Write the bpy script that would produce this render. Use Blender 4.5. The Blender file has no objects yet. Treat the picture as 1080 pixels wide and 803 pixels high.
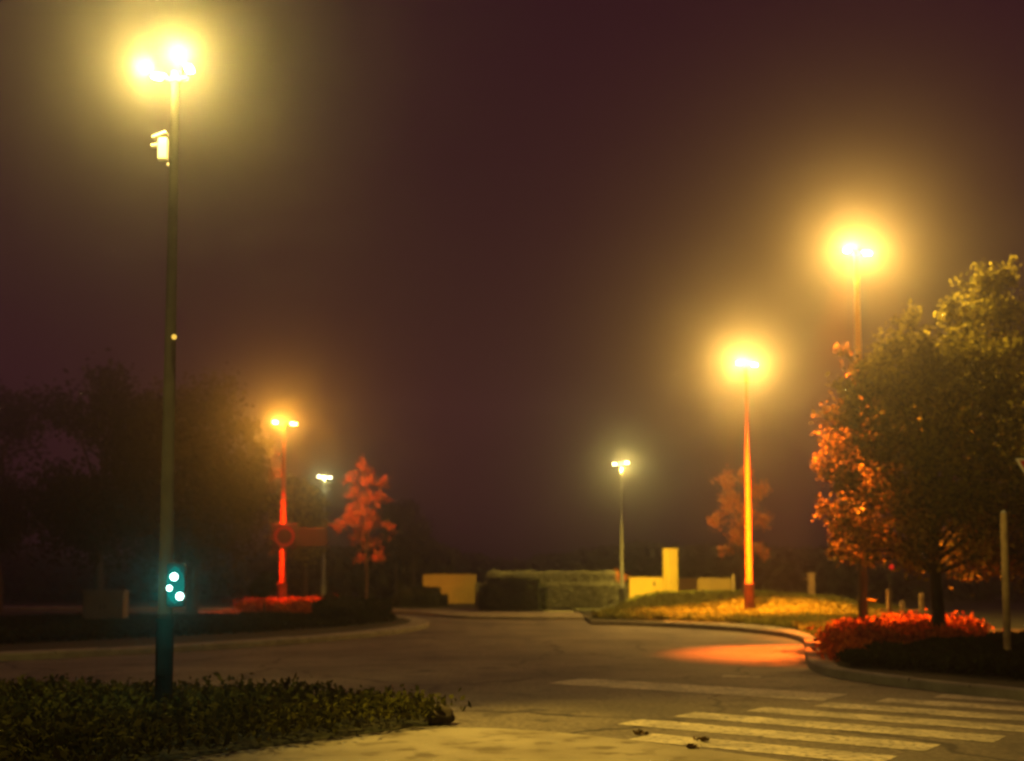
import bpy, bmesh, math, random
import numpy as np
from mathutils import Vector, Matrix

random.seed(7)
rng = np.random.default_rng(11)
scene = bpy.context.scene
COL = scene.collection
R = math.radians

# ------------------------------------------------------------------ camera
EYE = 1.5
F = 1200.0                      # focal length in photo pixels (1080 wide)
PITCH = math.atan(1 / 16.0)
SHIFT = 130.0
HOR = 401.5 + SHIFT + F * math.tan(PITCH)
cam_d = bpy.data.cameras.new('camera')
cam_d.sensor_width = 36.0
cam_d.lens = 36.0 * F / 1080.0
cam_d.shift_y = SHIFT / 1080.0
cam_d.clip_start = 0.1
cam_d.clip_end = 600.0
cam = bpy.data.objects.new('camera', cam_d)
COL.objects.link(cam)
cam.location = (0, 0, EYE)
cam.rotation_euler = (R(90) + PITCH, 0, 0)
scene.camera = cam
cam_d.dof.use_dof = True
cam_d.dof.focus_distance = 6.0
cam_d.dof.aperture_fstop = 1.7


def ray(px, py):
    xn = (px - 540) / F
    yn = -(py - 401.5) / F + SHIFT / F
    c, s = math.cos(PITCH), math.sin(PITCH)
    return Vector((xn, c - yn * s, s + yn * c))


def G(px, py, z=0.0):
    """photo pixel -> point on the horizontal plane z"""
    d = ray(px, py)
    t = (z - EYE) / d.z
    return Vector((d.x * t, d.y * t, z))


def P(px, py, Y):
    """photo pixel -> point at distance Y"""
    d = ray(px, py)
    t = Y / d.y
    return Vector((d.x * t, Y, EYE + d.z * t))


# ------------------------------------------------------------------ materials
def nmat(name):
    m = bpy.data.materials.new(name)
    m.use_nodes = True
    nt = m.node_tree
    b = nt.nodes['Principled BSDF']
    return m, nt, b


def surf(name, c1, c2=None, scale=4.0, rough=0.85, bump=0.0, bscale=60.0, metal=0.0, detail=6.0, lo=0.35, hi=0.65, spec=0.3,
         coord='Object', extra=None):
    m, nt, b = nmat(name)
    b.inputs['Roughness'].default_value = rough
    b.inputs['Metallic'].default_value = metal
    b.inputs['Specular IOR Level'].default_value = spec
    tc = nt.nodes.new('ShaderNodeTexCoord')
    if c2 is None:
        c2 = tuple(x * 0.7 for x in c1)
    n = nt.nodes.new('ShaderNodeTexNoise')
    n.inputs['Scale'].default_value = scale
    n.inputs['Detail'].default_value = detail
    nt.links.new(tc.outputs[coord], n.inputs['Vector'])
    mr = nt.nodes.new('ShaderNodeMapRange')
    mr.inputs['From Min'].default_value = lo
    mr.inputs['From Max'].default_value = hi
    nt.links.new(n.outputs['Fac'], mr.inputs['Value'])
    mx = nt.nodes.new('ShaderNodeMix')
    mx.data_type = 'RGBA'
    mx.inputs['A'].default_value = (*c1, 1)
    mx.inputs['B'].default_value = (*c2, 1)
    nt.links.new(mr.outputs['Result'], mx.inputs['Factor'])
    out = mx.outputs['Result']
    if extra:      # a second, finer speckle: (colour, scale, lo, hi)
        col, sc, l, h = extra
        n2 = nt.nodes.new('ShaderNodeTexNoise')
        n2.inputs['Scale'].default_value = sc
        n2.inputs['Detail'].default_value = 4
        nt.links.new(tc.outputs[coord], n2.inputs['Vector'])
        m2 = nt.nodes.new('ShaderNodeMapRange')
        m2.inputs['From Min'].default_value = l
        m2.inputs['From Max'].default_value = h
        nt.links.new(n2.outputs['Fac'], m2.inputs['Value'])
        x2 = nt.nodes.new('ShaderNodeMix')
        x2.data_type = 'RGBA'
        nt.links.new(out, x2.inputs['A'])
        x2.inputs['B'].default_value = (*col, 1)
        nt.links.new(m2.outputs['Result'], x2.inputs['Factor'])
        out = x2.outputs['Result']
    nt.links.new(out, b.inputs['Base Color'])
    if bump:
        n3 = nt.nodes.new('ShaderNodeTexNoise')
        n3.inputs['Scale'].default_value = bscale
        n3.inputs['Detail'].default_value = 5
        nt.links.new(tc.outputs[coord], n3.inputs['Vector'])
        bp = nt.nodes.new('ShaderNodeBump')
        bp.inputs['Strength'].default_value = bump
        bp.inputs['Distance'].default_value = 0.02
        nt.links.new(n3.outputs['Fac'], bp.inputs['Height'])
        nt.links.new(bp.outputs['Normal'], b.inputs['Normal'])
    return m


def leafmat(name, c1, c2, trans=0.45):
    m = bpy.data.materials.new(name)
    m.use_nodes = True
    nt = m.node_tree
    nt.nodes.clear()
    out = nt.nodes.new('ShaderNodeOutputMaterial')
    geo = nt.nodes.new('ShaderNodeNewGeometry')
    mx = nt.nodes.new('ShaderNodeMix')
    mx.data_type = 'RGBA'
    mx.inputs['A'].default_value = (*c1, 1)
    mx.inputs['B'].default_value = (*c2, 1)
    nt.links.new(geo.outputs['Random Per Island'], mx.inputs['Factor'])
    d = nt.nodes.new('ShaderNodeBsdfDiffuse')
    t = nt.nodes.new('ShaderNodeBsdfTranslucent')
    s = nt.nodes.new('ShaderNodeMixShader')
    s.inputs[0].default_value = trans
    nt.links.new(mx.outputs['Result'], d.inputs['Color'])
    nt.links.new(mx.outputs['Result'], t.inputs['Color'])
    nt.links.new(d.outputs[0], s.inputs[1])
    nt.links.new(t.outputs[0], s.inputs[2])
    nt.links.new(s.outputs[0], out.inputs['Surface'])
    return m


def glow(name, color, strength):
    m = bpy.data.materials.new(name)
    m.use_nodes = True
    nt = m.node_tree
    nt.nodes.clear()
    out = nt.nodes.new('ShaderNodeOutputMaterial')
    e = nt.nodes.new('ShaderNodeEmission')
    e.inputs['Color'].default_value = (*color, 1)
    e.inputs['Strength'].default_value = strength
    nt.links.new(e.outputs[0], out.inputs['Surface'])
    m.cycles.emission_sampling = 'NONE'
    return m


M = {}
M['asphalt'] = surf('asphalt', (0.19, 0.165, 0.125), (0.07, 0.064, 0.054), scale=0.45, rough=0.72, bump=0.45, bscale=70,
                    lo=0.3, hi=0.72, extra=((0.045, 0.042, 0.036), 1.7, 0.56, 0.72))
nt_ = M['asphalt'].node_tree
b_ = nt_.nodes['Principled BSDF']
src = b_.inputs['Base Color'].links[0].from_socket
tc_ = nt_.nodes.new('ShaderNodeTexCoord')
nz_ = nt_.nodes.new('ShaderNodeTexNoise'); nz_.inputs['Scale'].default_value = 1.3; nz_.inputs['Detail'].default_value = 5
nt_.links.new(tc_.outputs['Object'], nz_.inputs['Vector'])
va_ = nt_.nodes.new('ShaderNodeVectorMath'); va_.operation = 'MULTIPLY_ADD'
va_.inputs[1].default_value = (0.9, 0.9, 0)
nt_.links.new(nz_.outputs['Color'], va_.inputs[0]); nt_.links.new(tc_.outputs['Object'], va_.inputs[2])
vo_ = nt_.nodes.new('ShaderNodeTexVoronoi'); vo_.feature = 'DISTANCE_TO_EDGE'; vo_.inputs['Scale'].default_value = 0.3
nt_.links.new(va_.outputs[0], vo_.inputs['Vector'])
mp_ = nt_.nodes.new('ShaderNodeMapRange'); mp_.inputs['From Min'].default_value = 0.004; mp_.inputs['From Max'].default_value = 0.014
mp_.inputs['To Min'].default_value = 0.85; mp_.inputs['To Max'].default_value = 0.0
nt_.links.new(vo_.outputs['Distance'], mp_.inputs['Value'])
mx_ = nt_.nodes.new('ShaderNodeMix'); mx_.data_type = 'RGBA'; mx_.inputs['B'].default_value = (0.025, 0.023, 0.02, 1)
nt_.links.new(src, mx_.inputs['A']); nt_.links.new(mp_.outputs['Result'], mx_.inputs['Factor'])
sp_ = nt_.nodes.new('ShaderNodeTexNoise'); sp_.inputs['Scale'].default_value = 16; sp_.inputs['Detail'].default_value = 3
nt_.links.new(tc_.outputs['Object'], sp_.inputs['Vector'])
sr_ = nt_.nodes.new('ShaderNodeMapRange'); sr_.inputs['From Min'].default_value = 0.3; sr_.inputs['From Max'].default_value = 0.7
sr_.inputs['To Min'].default_value = 0.55; sr_.inputs['To Max'].default_value = 1.45
nt_.links.new(sp_.outputs['Fac'], sr_.inputs['Value'])
ml_ = nt_.nodes.new('ShaderNodeVectorMath'); ml_.operation = 'SCALE'
nt_.links.new(mx_.outputs['Result'], ml_.inputs[0]); nt_.links.new(sr_.outputs['Result'], ml_.inputs['Scale'])
nt_.links.new(ml_.outputs[0], b_.inputs['Base Color'])
M['paving'] = surf('paving', (0.30, 0.27, 0.2), (0.2, 0.175, 0.125), scale=1.6, rough=0.85, bump=0.4, bscale=40,
                   extra=((0.13, 0.11, 0.075), 3.2, 0.54, 0.68))
M['kerb'] = surf('kerb_stone', (0.30, 0.275, 0.22), (0.2, 0.18, 0.145), scale=3.0, rough=0.85, bump=0.3, bscale=50)
M['earth'] = surf('earth', (0.05, 0.045, 0.02), (0.03, 0.035, 0.015), scale=2.5, rough=0.95, bump=0.5, bscale=20)
M['paint'] = surf('road_paint', (0.60, 0.54, 0.38), (0.26, 0.24, 0.18), scale=2.2, rough=0.7, lo=0.35, hi=0.68, bump=0.2, bscale=60,
                  extra=((0.14, 0.13, 0.11), 14, 0.5, 0.66), coord='Object')
M['steel'] = surf('galvanised_steel', (0.62, 0.6, 0.54), (0.5, 0.48, 0.43), scale=5, rough=0.55, metal=0.0)
M['pale_paint'] = surf('grey_green_paint', (0.07, 0.068, 0.055), (0.055, 0.052, 0.045), scale=4, rough=1.0, spec=0.0)
M['orangepole'] = surf('orange_red_paint', (0.6, 0.10, 0.006), (0.5, 0.08, 0.005), scale=4, rough=0.7, spec=0.1)
M['galv'] = surf('pale_galvanised', (0.08, 0.077, 0.064), (0.06, 0.057, 0.048), scale=5, rough=1.0, spec=0.0)
M['coat'] = surf('dark_pole_coating', (0.055, 0.05, 0.044), (0.04, 0.037, 0.032), scale=5, rough=1.0, spec=0.0)
M['sleeve'] = surf('dark_red_paint', (0.16, 0.03, 0.01), (0.10, 0.02, 0.01), scale=5, rough=0.6)
M['redpole'] = surf('red_painted_steel', (0.75, 0.42, 0.01), (0.68, 0.36, 0.01), scale=4, rough=0.5)
M['dark'] = surf('dark_metal', (0.03, 0.028, 0.028), (0.02, 0.02, 0.02), scale=8, rough=0.5)
M['cabinet'] = surf('cabinet_paint', (0.30, 0.22, 0.15), (0.22, 0.17, 0.12), scale=3, rough=0.6)
M['yellow'] = surf('yellow_render', (0.82, 0.58, 0.08), (0.72, 0.48, 0.06), scale=0.9, rough=0.9, bump=0.2, bscale=30)
M['tan'] = surf('tan_render', (0.62, 0.42, 0.10), (0.45, 0.30, 0.08), scale=0.8, rough=0.9, bump=0.2, bscale=30)
M['wood'] = surf('weathered_wood', (0.5, 0.36, 0.16), (0.3, 0.2, 0.1), scale=6, rough=0.85, bump=0.2, bscale=40)
M['bark'] = surf('bark', (0.09, 0.06, 0.04), (0.05, 0.035, 0.025), scale=10, rough=0.95, bump=0.6, bscale=25)
M['bark_dark'] = surf('bark_dark', (0.03, 0.022, 0.016), (0.018, 0.014, 0.01), scale=10, rough=0.95, bump=0.6, bscale=25)
M['rock'] = surf('rock', (0.10, 0.08, 0.06), (0.05, 0.04, 0.03), scale=5, rough=0.9, bump=0.5, bscale=15)
M['white'] = surf('sign_white', (0.85, 0.8, 0.7), (0.75, 0.7, 0.6), scale=6, rough=0.4)
M['signred'] = surf('sign_red', (0.6, 0.03, 0.02), (0.5, 0.025, 0.02), scale=6, rough=0.4)
M['signback'] = surf('sign_panel_brown', (0.09, 0.045, 0.03), (0.07, 0.04, 0.03), scale=5, rough=0.6)
M['leaf_green'] = leafmat('leaf_green', (0.03, 0.034, 0.008), (0.50, 0.42, 0.055), 0.35)
M['leaf_mid'] = leafmat('leaf_mid', (0.03, 0.033, 0.01), (0.09, 0.08, 0.02), 0.4)
M['leaf_dark'] = leafmat('leaf_dark', (0.02, 0.024, 0.01), (0.05, 0.055, 0.02), 0.35)
M['leaf_red'] = leafmat('leaf_red', (0.28, 0.02, 0.01), (0.8, 0.22, 0.02), 0.25)
M['leaf_orange'] = leafmat('leaf_orange', (0.6, 0.16, 0.05), (0.55, 0.28, 0.05), 0.45)
M['leaf_autumn'] = leafmat('leaf_autumn', (0.85, 0.13, 0.02), (0.40, 0.20, 0.04), 0.45)
M['leaf_bed'] = leafmat('leaf_bed', (0.025, 0.028, 0.008), (0.12, 0.115, 0.02), 0.25)
M['leaf_hedge'] = leafmat('leaf_hedge', (0.16, 0.155, 0.11), (0.27, 0.26, 0.19), 0.3)
M['leaf_grass'] = leafmat('leaf_grass', (0.14, 0.16, 0.03), (0.28, 0.26, 0.05), 0.4)
M['litter'] = leafmat('litter', (0.16, 0.10, 0.04), (0.07, 0.045, 0.025), 0.1)


# ------------------------------------------------------------------ mesh builder
class MB:
    def __init__(self):
        self.v, self.f = [], []

    def add(self, vs, fs):
        b = len(self.v)
        self.v += [tuple(x) for x in vs]
        self.f += [tuple(i + b for i in f) for f in fs]
        return self

    def box(self, c, s, rz=0.0, bev=0.0, mat=None):
        bm = bmesh.new()
        bmesh.ops.create_cube(bm, size=1.0)
        for v in bm.verts:
            v.co = Vector((v.co.x * s[0], v.co.y * s[1], v.co.z * s[2]))
        if bev:
            bmesh.ops.bevel(bm, geom=list(bm.edges), offset=bev, segments=2, affect='EDGES', profile=0.6)
        T = Matrix.Translation(Vector(c)) @ (mat if mat is not None else Matrix.Rotation(rz, 4, 'Z'))
        bmesh.ops.transform(bm, matrix=T, verts=bm.verts)
        return self.bm(bm)

    def bm(self, bm):
        bm.verts.index_update()
        self.add([v.co.copy() for v in bm.verts], [[v.index for v in f.verts] for f in bm.faces])
        bm.free()
        return self

    def tube(self, pts, rad, n=10, cap=True):
        pts = [Vector(p) for p in pts]
        vs, fs = [], []
        ref = Vector((1, 0, 0))
        for i, p in enumerate(pts):
            a = pts[max(i - 1, 0)]
            b = pts[min(i + 1, len(pts) - 1)]
            t = (b - a).normalized()
            if abs(t.dot(ref)) > 0.95:
                ref = Vector((0, 1, 0))
            u = t.cross(ref).normalized()
            w = t.cross(u)
            r = rad[i] if hasattr(rad, '__len__') else rad
            for k in range(n):
                an = 2 * math.pi * k / n
                vs.append(p + (u * math.cos(an) + w * math.sin(an)) * r)
        for i in range(len(pts) - 1):
            for k in range(n):
                k2 = (k + 1) % n
                fs.append((i * n + k, i * n + k2, (i + 1) * n + k2, (i + 1) * n + k))
        if cap:
            fs.append(tuple(range(n)))
            m = (len(pts) - 1) * n
            fs.append(tuple(m + k for k in reversed(range(n))))
        return self.add(vs, fs)

    def prism(self, poly, z0, z1):
        bm = bmesh.new()
        vs = [bm.verts.new((p[0], p[1], z0)) for p in poly]
        f = bm.faces.new(vs)
        r = bmesh.ops.extrude_face_region(bm, geom=[f])
        for g in r['geom']:
            if isinstance(g, bmesh.types.BMVert):
                g.co.z = z1
        bmesh.ops.recalc_face_normals(bm, faces=bm.faces)
        bmesh.ops.triangulate(bm, faces=[f for f in bm.faces if len(f.verts) > 4])
        return self.bm(bm)

    def build(self, name, mat, parent=None, smooth=False, loc=None):
        me = bpy.data.meshes.new(name)
        me.from_pydata(self.v, [], self.f)
        me.materials.append(M[mat] if isinstance(mat, str) else mat)
        if smooth:
            me.polygons.foreach_set('use_smooth', [True] * len(me.polygons))
        me.update()
        o = bpy.data.objects.new(name, me)
        COL.objects.link(o)
        if parent is not None:
            o.parent = parent
        if loc is not None:
            o.location = loc
        return o


def leafmesh(name, cen, size, mat, parent=None, up=None, elong=1.5, loc=None, extra=None):
    """cen (n,3) leaf centres, each a folded rhombus; extra = (verts, faces) of stems to add"""
    n = len(cen)
    d = rng.normal(size=(n, 3))
    if up is not None:
        d = d * (1 - up) + np.array([0, 0, 1.0]) * up * 2.0
    d /= np.linalg.norm(d, axis=1)[:, None]
    q = rng.normal(size=(n, 3))
    w = np.cross(d, q)
    w /= np.linalg.norm(w, axis=1)[:, None]
    nn = np.cross(d, w)
    s = (size * rng.uniform(0.6, 1.35, n))[:, None]
    a = cen - d * s * 0.5 * elong
    b = cen + w * s * 0.42 + nn * s * 0.12
    c = cen + d * s * 0.5 * elong
    e = cen - w * s * 0.42 + nn * s * 0.12
    V = np.stack([a, b, c, e], 1).reshape(-1, 3)
    me = bpy.data.meshes.new(name)
    me.vertices.add(len(V))
    me.vertices.foreach_set('co', V.astype(np.float32).ravel())
    me.loops.add(n * 4)
    me.loops.foreach_set('vertex_index', np.arange(n * 4, dtype=np.int32))
    me.polygons.add(n)
    me.polygons.foreach_set('loop_start', np.arange(0, n * 4, 4, dtype=np.int32))
    me.polygons.foreach_set('loop_total', np.full(n, 4, dtype=np.int32))
    me.materials.append(M[mat])
    me.update(calc_edges=True)
    me.validate()
    o = bpy.data.objects.new(name, me)
    COL.objects.link(o)
    if parent is not None:
        o.parent = parent
    if loc is not None:
        o.location = loc
    return o


def tag(o, label=None, cat=None, group=None, kind=None):
    if label: o['label'] = label
    if cat: o['category'] = cat
    if group: o['group'] = group
    if kind: o['kind'] = kind
    return o


def root(name, loc, label, cat, group=None, rz=0.0):
    o = bpy.data.objects.new(name, None)
    o.empty_display_size = 0.2
    COL.objects.link(o)
    o.location = loc
    o.rotation_euler = (0, 0, rz)
    return tag(o, label, cat, group)


# ------------------------------------------------------------------ ground, road, islands
b = MB()
b.add([(-66, -6, -0.03), (66, -6, -0.03), (66, 79, -0.03), (-66, 79, -0.03)], [(0, 1, 2, 3)])
tag(b.build('ground', 'earth'), kind='structure')
# gentle crossfall grid for the road
nx, ny = 90, 70
vs, fs = [], []
for j in range(ny + 1):
    for i in range(nx + 1):
        x = -60 + 120 * i / nx
        y = -5 + 55 * j / ny
        vs.append((x, y, 0.0))
for j in range(ny):
    for i in range(nx):
        a = j * (nx + 1) + i
        fs.append((a, a + 1, a + nx + 2, a + nx + 1))
tag(MB().add(vs, fs).build('road', 'asphalt'), kind='structure')


def smooth_line(pts, it=2):
    for _ in range(it):
        q = [pts[0]]
        for a, c in zip(pts[:-1], pts[1:]):
            q += [a.lerp(c, 0.25), a.lerp(c, 0.75)]
        q.append(pts[-1])
        pts = q
    return pts


def offset(pts, d):
    out = []
    for i, p in enumerate(pts):
        a = pts[max(i - 1, 0)]
        c = pts[min(i + 1, len(pts) - 1)]
        t = Vector((c.x - a.x, c.y - a.y, 0)).normalized()
        out.append(Vector((p.x - t.y * d, p.y + t.x * d, 0)))
    return out


def kerb(name, pts, w=0.16, h=0.13, side=1, ch=0.02, matn='kerb'):
    """a run of kerb stones along pts; side=+1 puts its width to the left of the run"""
    d = [0.0]
    for a, c in zip(pts[:-1], pts[1:]):
        d.append(d[-1] + (c - a).length)
    N = max(1, int(round(d[-1] / 0.25)))
    q_ = []
    for k in range(N + 1):
        t = d[-1] * k / N
        i = max(0, min(len(pts) - 2, int(np.searchsorted(d, t)) - 1))
        q_.append(pts[i].lerp(pts[i + 1], (t - d[i]) / max(d[i + 1] - d[i], 1e-6)))
    pts = q_
    inn = offset(pts, w * side)
    inc = offset(pts, ch * side)
    vs, fs = [], []
    # the joint between two stones, every metre, is a narrow sunken notch
    rr = random.Random(5)
    lift = 0.0
    for i, (p, c, q) in enumerate(zip(pts, inc, inn)):
        if i % 4 == 0:
            lift = rr.uniform(-0.006, 0.006)
        jt = (i % 4 == 0)
        hh = h + lift - (0.05 if jt and h > 0.11 else 0)
        vs += [(p.x, p.y, -0.02), (p.x, p.y, hh - ch), (c.x, c.y, hh), (q.x, q.y, hh), (q.x, q.y, -0.02)]
        if jt and 0 < i < len(pts) - 1:
            pass
    # pinch the notches to 2 cm by pulling the neighbours in
    for i in range(len(pts) - 1):
        a, c = i * 5, (i + 1) * 5
        for k in range(4):
            fs.append((a + k, c + k, c + k + 1, a + k + 1))
    n = len(pts) - 1
    for i in range(1, n):
        if i % 4 in (1, 3):
            j0 = i - 1 if i % 4 == 1 else i + 1
            if j0 > n:
                continue
            for k in range(5):
                a_, b_ = Vector(vs[i * 5 + k]), Vector(vs[j0 * 5 + k])
                m_ = b_.lerp(a_, 0.06)
                vs[i * 5 + k] = (m_.x, m_.y, a_.z)
    fs += [(0, 1, 2, 3, 4), tuple(n * 5 + k for k in (4, 3, 2, 1, 0))]
    return tag(MB().add(vs, fs).build(name, matn), kind='structure')


# right-hand island ---------------------------------------------------
KR = smooth_line([G(px, py, 0.13) for px, py in [(622, 654.5), (700, 656.5), (770, 660.5), (818, 665), (842, 669.5), (850, 675), (849, 686),
                                                 (853, 698), (875, 705), (915, 710.5), (980, 718), (1080, 728), (1300, 752)]], 2)
KR = [Vector((p.x, p.y, 0)) for p in KR]
kerb('right_island_kerb', KR, side=1, w=0.17)
isl = offset(KR, 0.1) + [Vector((30, 12, 0)), Vector((55, 30, 0)), Vector((55, 49, 0)), Vector((2.6, 49, 0))]
tag(MB().prism(isl, -0.015, 0.10).build('right_island', 'earth'), kind='structure')
nose = [G(px, py, 0.1) for px, py in [(700, 656), (770, 660), (818, 664.5), (842, 669.3), (849.5, 675), (849, 686), (853, 697), (872, 703.5), (886, 706),
                                      (880, 697), (868, 689), (864, 678), (858, 670), (840, 664.5), (815, 660.8), (770, 657.6), (700, 655)]]
o = MB().prism(nose, 0.095, 0.107).build('island_path', 'paving')
tag(o, kind='structure')

def sstep(t):
    t = np.clip(t, 0, 1)
    return t * t * (3 - 2 * t)


def mound(x, y):
    x = np.asarray(x, float); y = np.asarray(y, float)
    ky = np.interp(x, [3, 5, 7, 8, 9, 12], [37.2, 36.4, 34.2, 33.2, 32.6, 32.0])
    return 0.104 + 0.46 * sstep((y - ky - 3.8) / 6.0) * sstep((x - 3.5) / 2.5) * (1 - sstep((x - 11) / 3.0))


gx, gy = np.linspace(3.2, 14.5, 40), np.linspace(35, 48, 40)
vs, fs = [], []
for yy in gy:
    for xx in gx:
        vs.append((xx, yy, float(mound(xx, yy)) + 0.012 * math.sin(xx * 3 + yy * 2)* (1 if mound(xx, yy) > 0.12 else 0)))
for j in range(39):
    for i in range(39):
        a = j * 40 + i
        fs.append((a, a + 1, a + 41, a + 40))
tag(MB().add(vs, fs).build('grass_mound', 'earth', smooth=True), kind='structure')

# left-hand island ---------------------------------------------------
KL = smooth_line([G(px, py, 0.13) for px, py in [(-300, 700), (0, 690), (170, 682), (290, 675), (380, 668), (432, 662), (456, 656.5), (448, 652),
                                                 (410, 648.5), (350, 646.5)]], 2)
KL = [Vector((p.x, p.y, 0)) for p in KL]
kerb('left_island_kerb', KL, side=1, w=0.55, ch=0.03)
isl = offset(KL, 0.3) + [Vector((-30, 47, 0)), Vector((-50, 30, 0))]
tag(MB().prism(isl, -0.015, 0.10).build('left_island', 'earth'), kind='structure')

# far verge with its pavement strip -------------------------------------
KF = [Vector((-45, 50.5, 0)), Vector((-8, 47.5, 0)), Vector((-5.4, 46, 0)), Vector((-3.2, 43, 0)), Vector((-2.2, 39.8, 0)), Vector((-1.2, 38.7, 0)), Vector((0.6, 38.4, 0)), Vector((3.2, 38.4, 0))]
KF = smooth_line(KF, 2)
kerb('far_kerb', KF, side=1, w=0.3, h=0.10)
fp = offset(KF, 0.2) + [Vector((3.2, 43.2, 0)), Vector((-1.5, 44.0, 0)), Vector((-7, 49.6, 0)), Vector((-45, 53, 0))]
tag(MB().prism(fp, -0.015, 0.09).build('far_pavement', 'paving'), kind='structure')

# foreground pavement with dropped edge ---------------------------------
KP = smooth_line([G(px, py, 0.0) for px, py in [(100, 826), (222, 801), (330, 786), (430, 772.5), (482, 768), (560, 771), (650, 780), (760, 794), (860, 808), (1080, 850)]], 2)
fpv = [Vector((p.x, p.y, 0)) for p in KP] + [Vector((6, -4, 0)), Vector((-4.5, -4, 0))]
tag(MB().prism(fpv, -0.012, 0.012).build('foreground_pavement', 'paving'), kind='structure')
# planting bed, bottom left
BED = [G(px, py, 0) for px, py in [(-420, 735), (0, 736), (200, 738), (330, 742), (420, 748), (472, 757), (480, 765), (430, 771.5), (330, 785), (222, 800), (100, 825), (-160, 900), (-900, 900)]]
BEDS = [Vector((p.x - 0.12, p.y + 0.10, 0)) for p in BED]
tag(MB().prism(BEDS, -0.01, 0.006).build('bed_soil', 'earth'), kind='structure')
kb = smooth_line([G(px, py, 0) for px, py in [(-420, 734), (0, 735), (200, 737), (330, 741), (420, 747), (466, 754)]], 2)
kerb('bed_kerb', [Vector((p.x, p.y, 0)) for p in kb], side=-1, w=0.12, h=0.10)


# ------------------------------------------------------------------ road paint
def stripe(name, a, u, L, w, label, group=None):
    """a worn painted bar, its own thin sheet, with slightly ragged edges"""
    n = Vector((-u.y, u.x, 0))
    K = 26
    vs, fs = [], []
    for i in range(K + 1):
        t = i / K
        p = a + u * (L * t)
        e1 = random.uniform(-0.012, 0.012)
        e2 = random.uniform(-0.012, 0.012)
        vs += [(p + n * (w / 2 + e1)), (p - n * (w / 2 + e2))]
    for v in vs:
        v.z = 0.004
    for i in range(K):
        fs.append((2 * i, 2 * i + 1, 2 * i + 3, 2 * i + 2))
    o = MB().add(vs, fs).build(name, 'paint')
    return tag(o, kind='structure')


u = Vector((0.81, -0.586, 0)).normalized()
base = Vector((1.0, 11.9, 0))
stepv = Vector((0.86, 0.47, 0))
for k in range(-1, 7):
    o_ = 1.3 if k < 0 else (0.25 if k == 0 else 0)
    stripe('crossing_stripe', base + stepv * k + u * o_, u, 3.2 - o_ * 0.7, 0.5, '')
stripe('stop_line', Vector((0.75, 16.25, 0)), (G(880, 737) - G(594, 719)).normalized(), 3.9, 0.95, '')
stripe('lane_mark', Vector(G(762, 713.5)), Vector((0.95, -0.3, 0)).normalized(), 0.55, 0.25, '')


# ------------------------------------------------------------------ lamps
def point(name, loc, power, color, parent, radius=0.12):
    l = bpy.data.lights.new(name, 'POINT')
    l.energy = power
    l.color = color
    l.shadow_soft_size = radius
    o = bpy.data.objects.new(name, l)
    COL.objects.link(o)
    o.parent = parent
    o.location = loc
    return o


def spot(name, loc, target, power, color, parent, size=70, blend=1.0, radius=0.1):
    l = bpy.data.lights.new(name, 'SPOT')
    l.energy = power
    l.color = color
    l.spot_size = R(size)
    l.spot_blend = blend
    l.shadow_soft_size = radius
    o = bpy.data.objects.new(name, l)
    COL.objects.link(o)
    o.parent = parent
    o.location = loc
    d = Vector(target) - Vector(loc)
    o.rotation_euler = d.to_track_quat('-Z', 'Y').to_euler()
    return o


def head(parent, c, tilt, yaw, lens_mat, housing='steel', s=1.0, name='lamp_head'):
    """a flat shoebox luminaire: tapered housing, cooling ribs and a glass lens on its underside"""
    T = Matrix.Translation(Vector(c)) @ Matrix.Rotation(yaw, 4, 'Z') @ Matrix.Rotation(tilt, 4, 'Y')
    bm = bmesh.new()
    bmesh.ops.create_cube(bm, size=1.0)
    for v in bm.verts:
        tp = 0.72 if v.co.z > 0 else 1.0
        nr = 0.78 if v.co.x < 0 else 1.0
        v.co = Vector((v.co.x * 0.52 * s * tp, v.co.y * 0.28 * s * tp * nr, v.co.z * 0.10 * s))
    bmesh.ops.bevel(bm, geom=list(bm.edges), offset=0.015 * s, segments=2, affect='EDGES')
    bmesh.ops.transform(bm, matrix=T, verts=bm.verts)
    b = MB().bm(bm)
    for k in range(4):
        cc = T @ Vector(((-0.12 + 0.07 * k) * s, 0, 0.06 * s))
        b.box(cc, (0.015 * s, 0.17 * s, 0.035 * s), mat=Matrix.Rotation(yaw, 4, 'Z') @ Matrix.Rotation(tilt, 4, 'Y'))
    h = b.build(name, housing, parent)
    bm = bmesh.new()
    bmesh.ops.create_uvsphere(bm, u_segments=16, v_segments=8, radius=1.0)
    for v in bm.verts:
        v.co = Vector((v.co.x * 0.19 * s + 0.02, v.co.y * 0.105 * s, min(v.co.z, 0) * 0.07 * s - 0.047 * s))
    bmesh.ops.transform(bm, matrix=T, verts=bm.verts)
    MB().bm(bm).build('lens', lens_mat, h, smooth=True)
    return h


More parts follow.
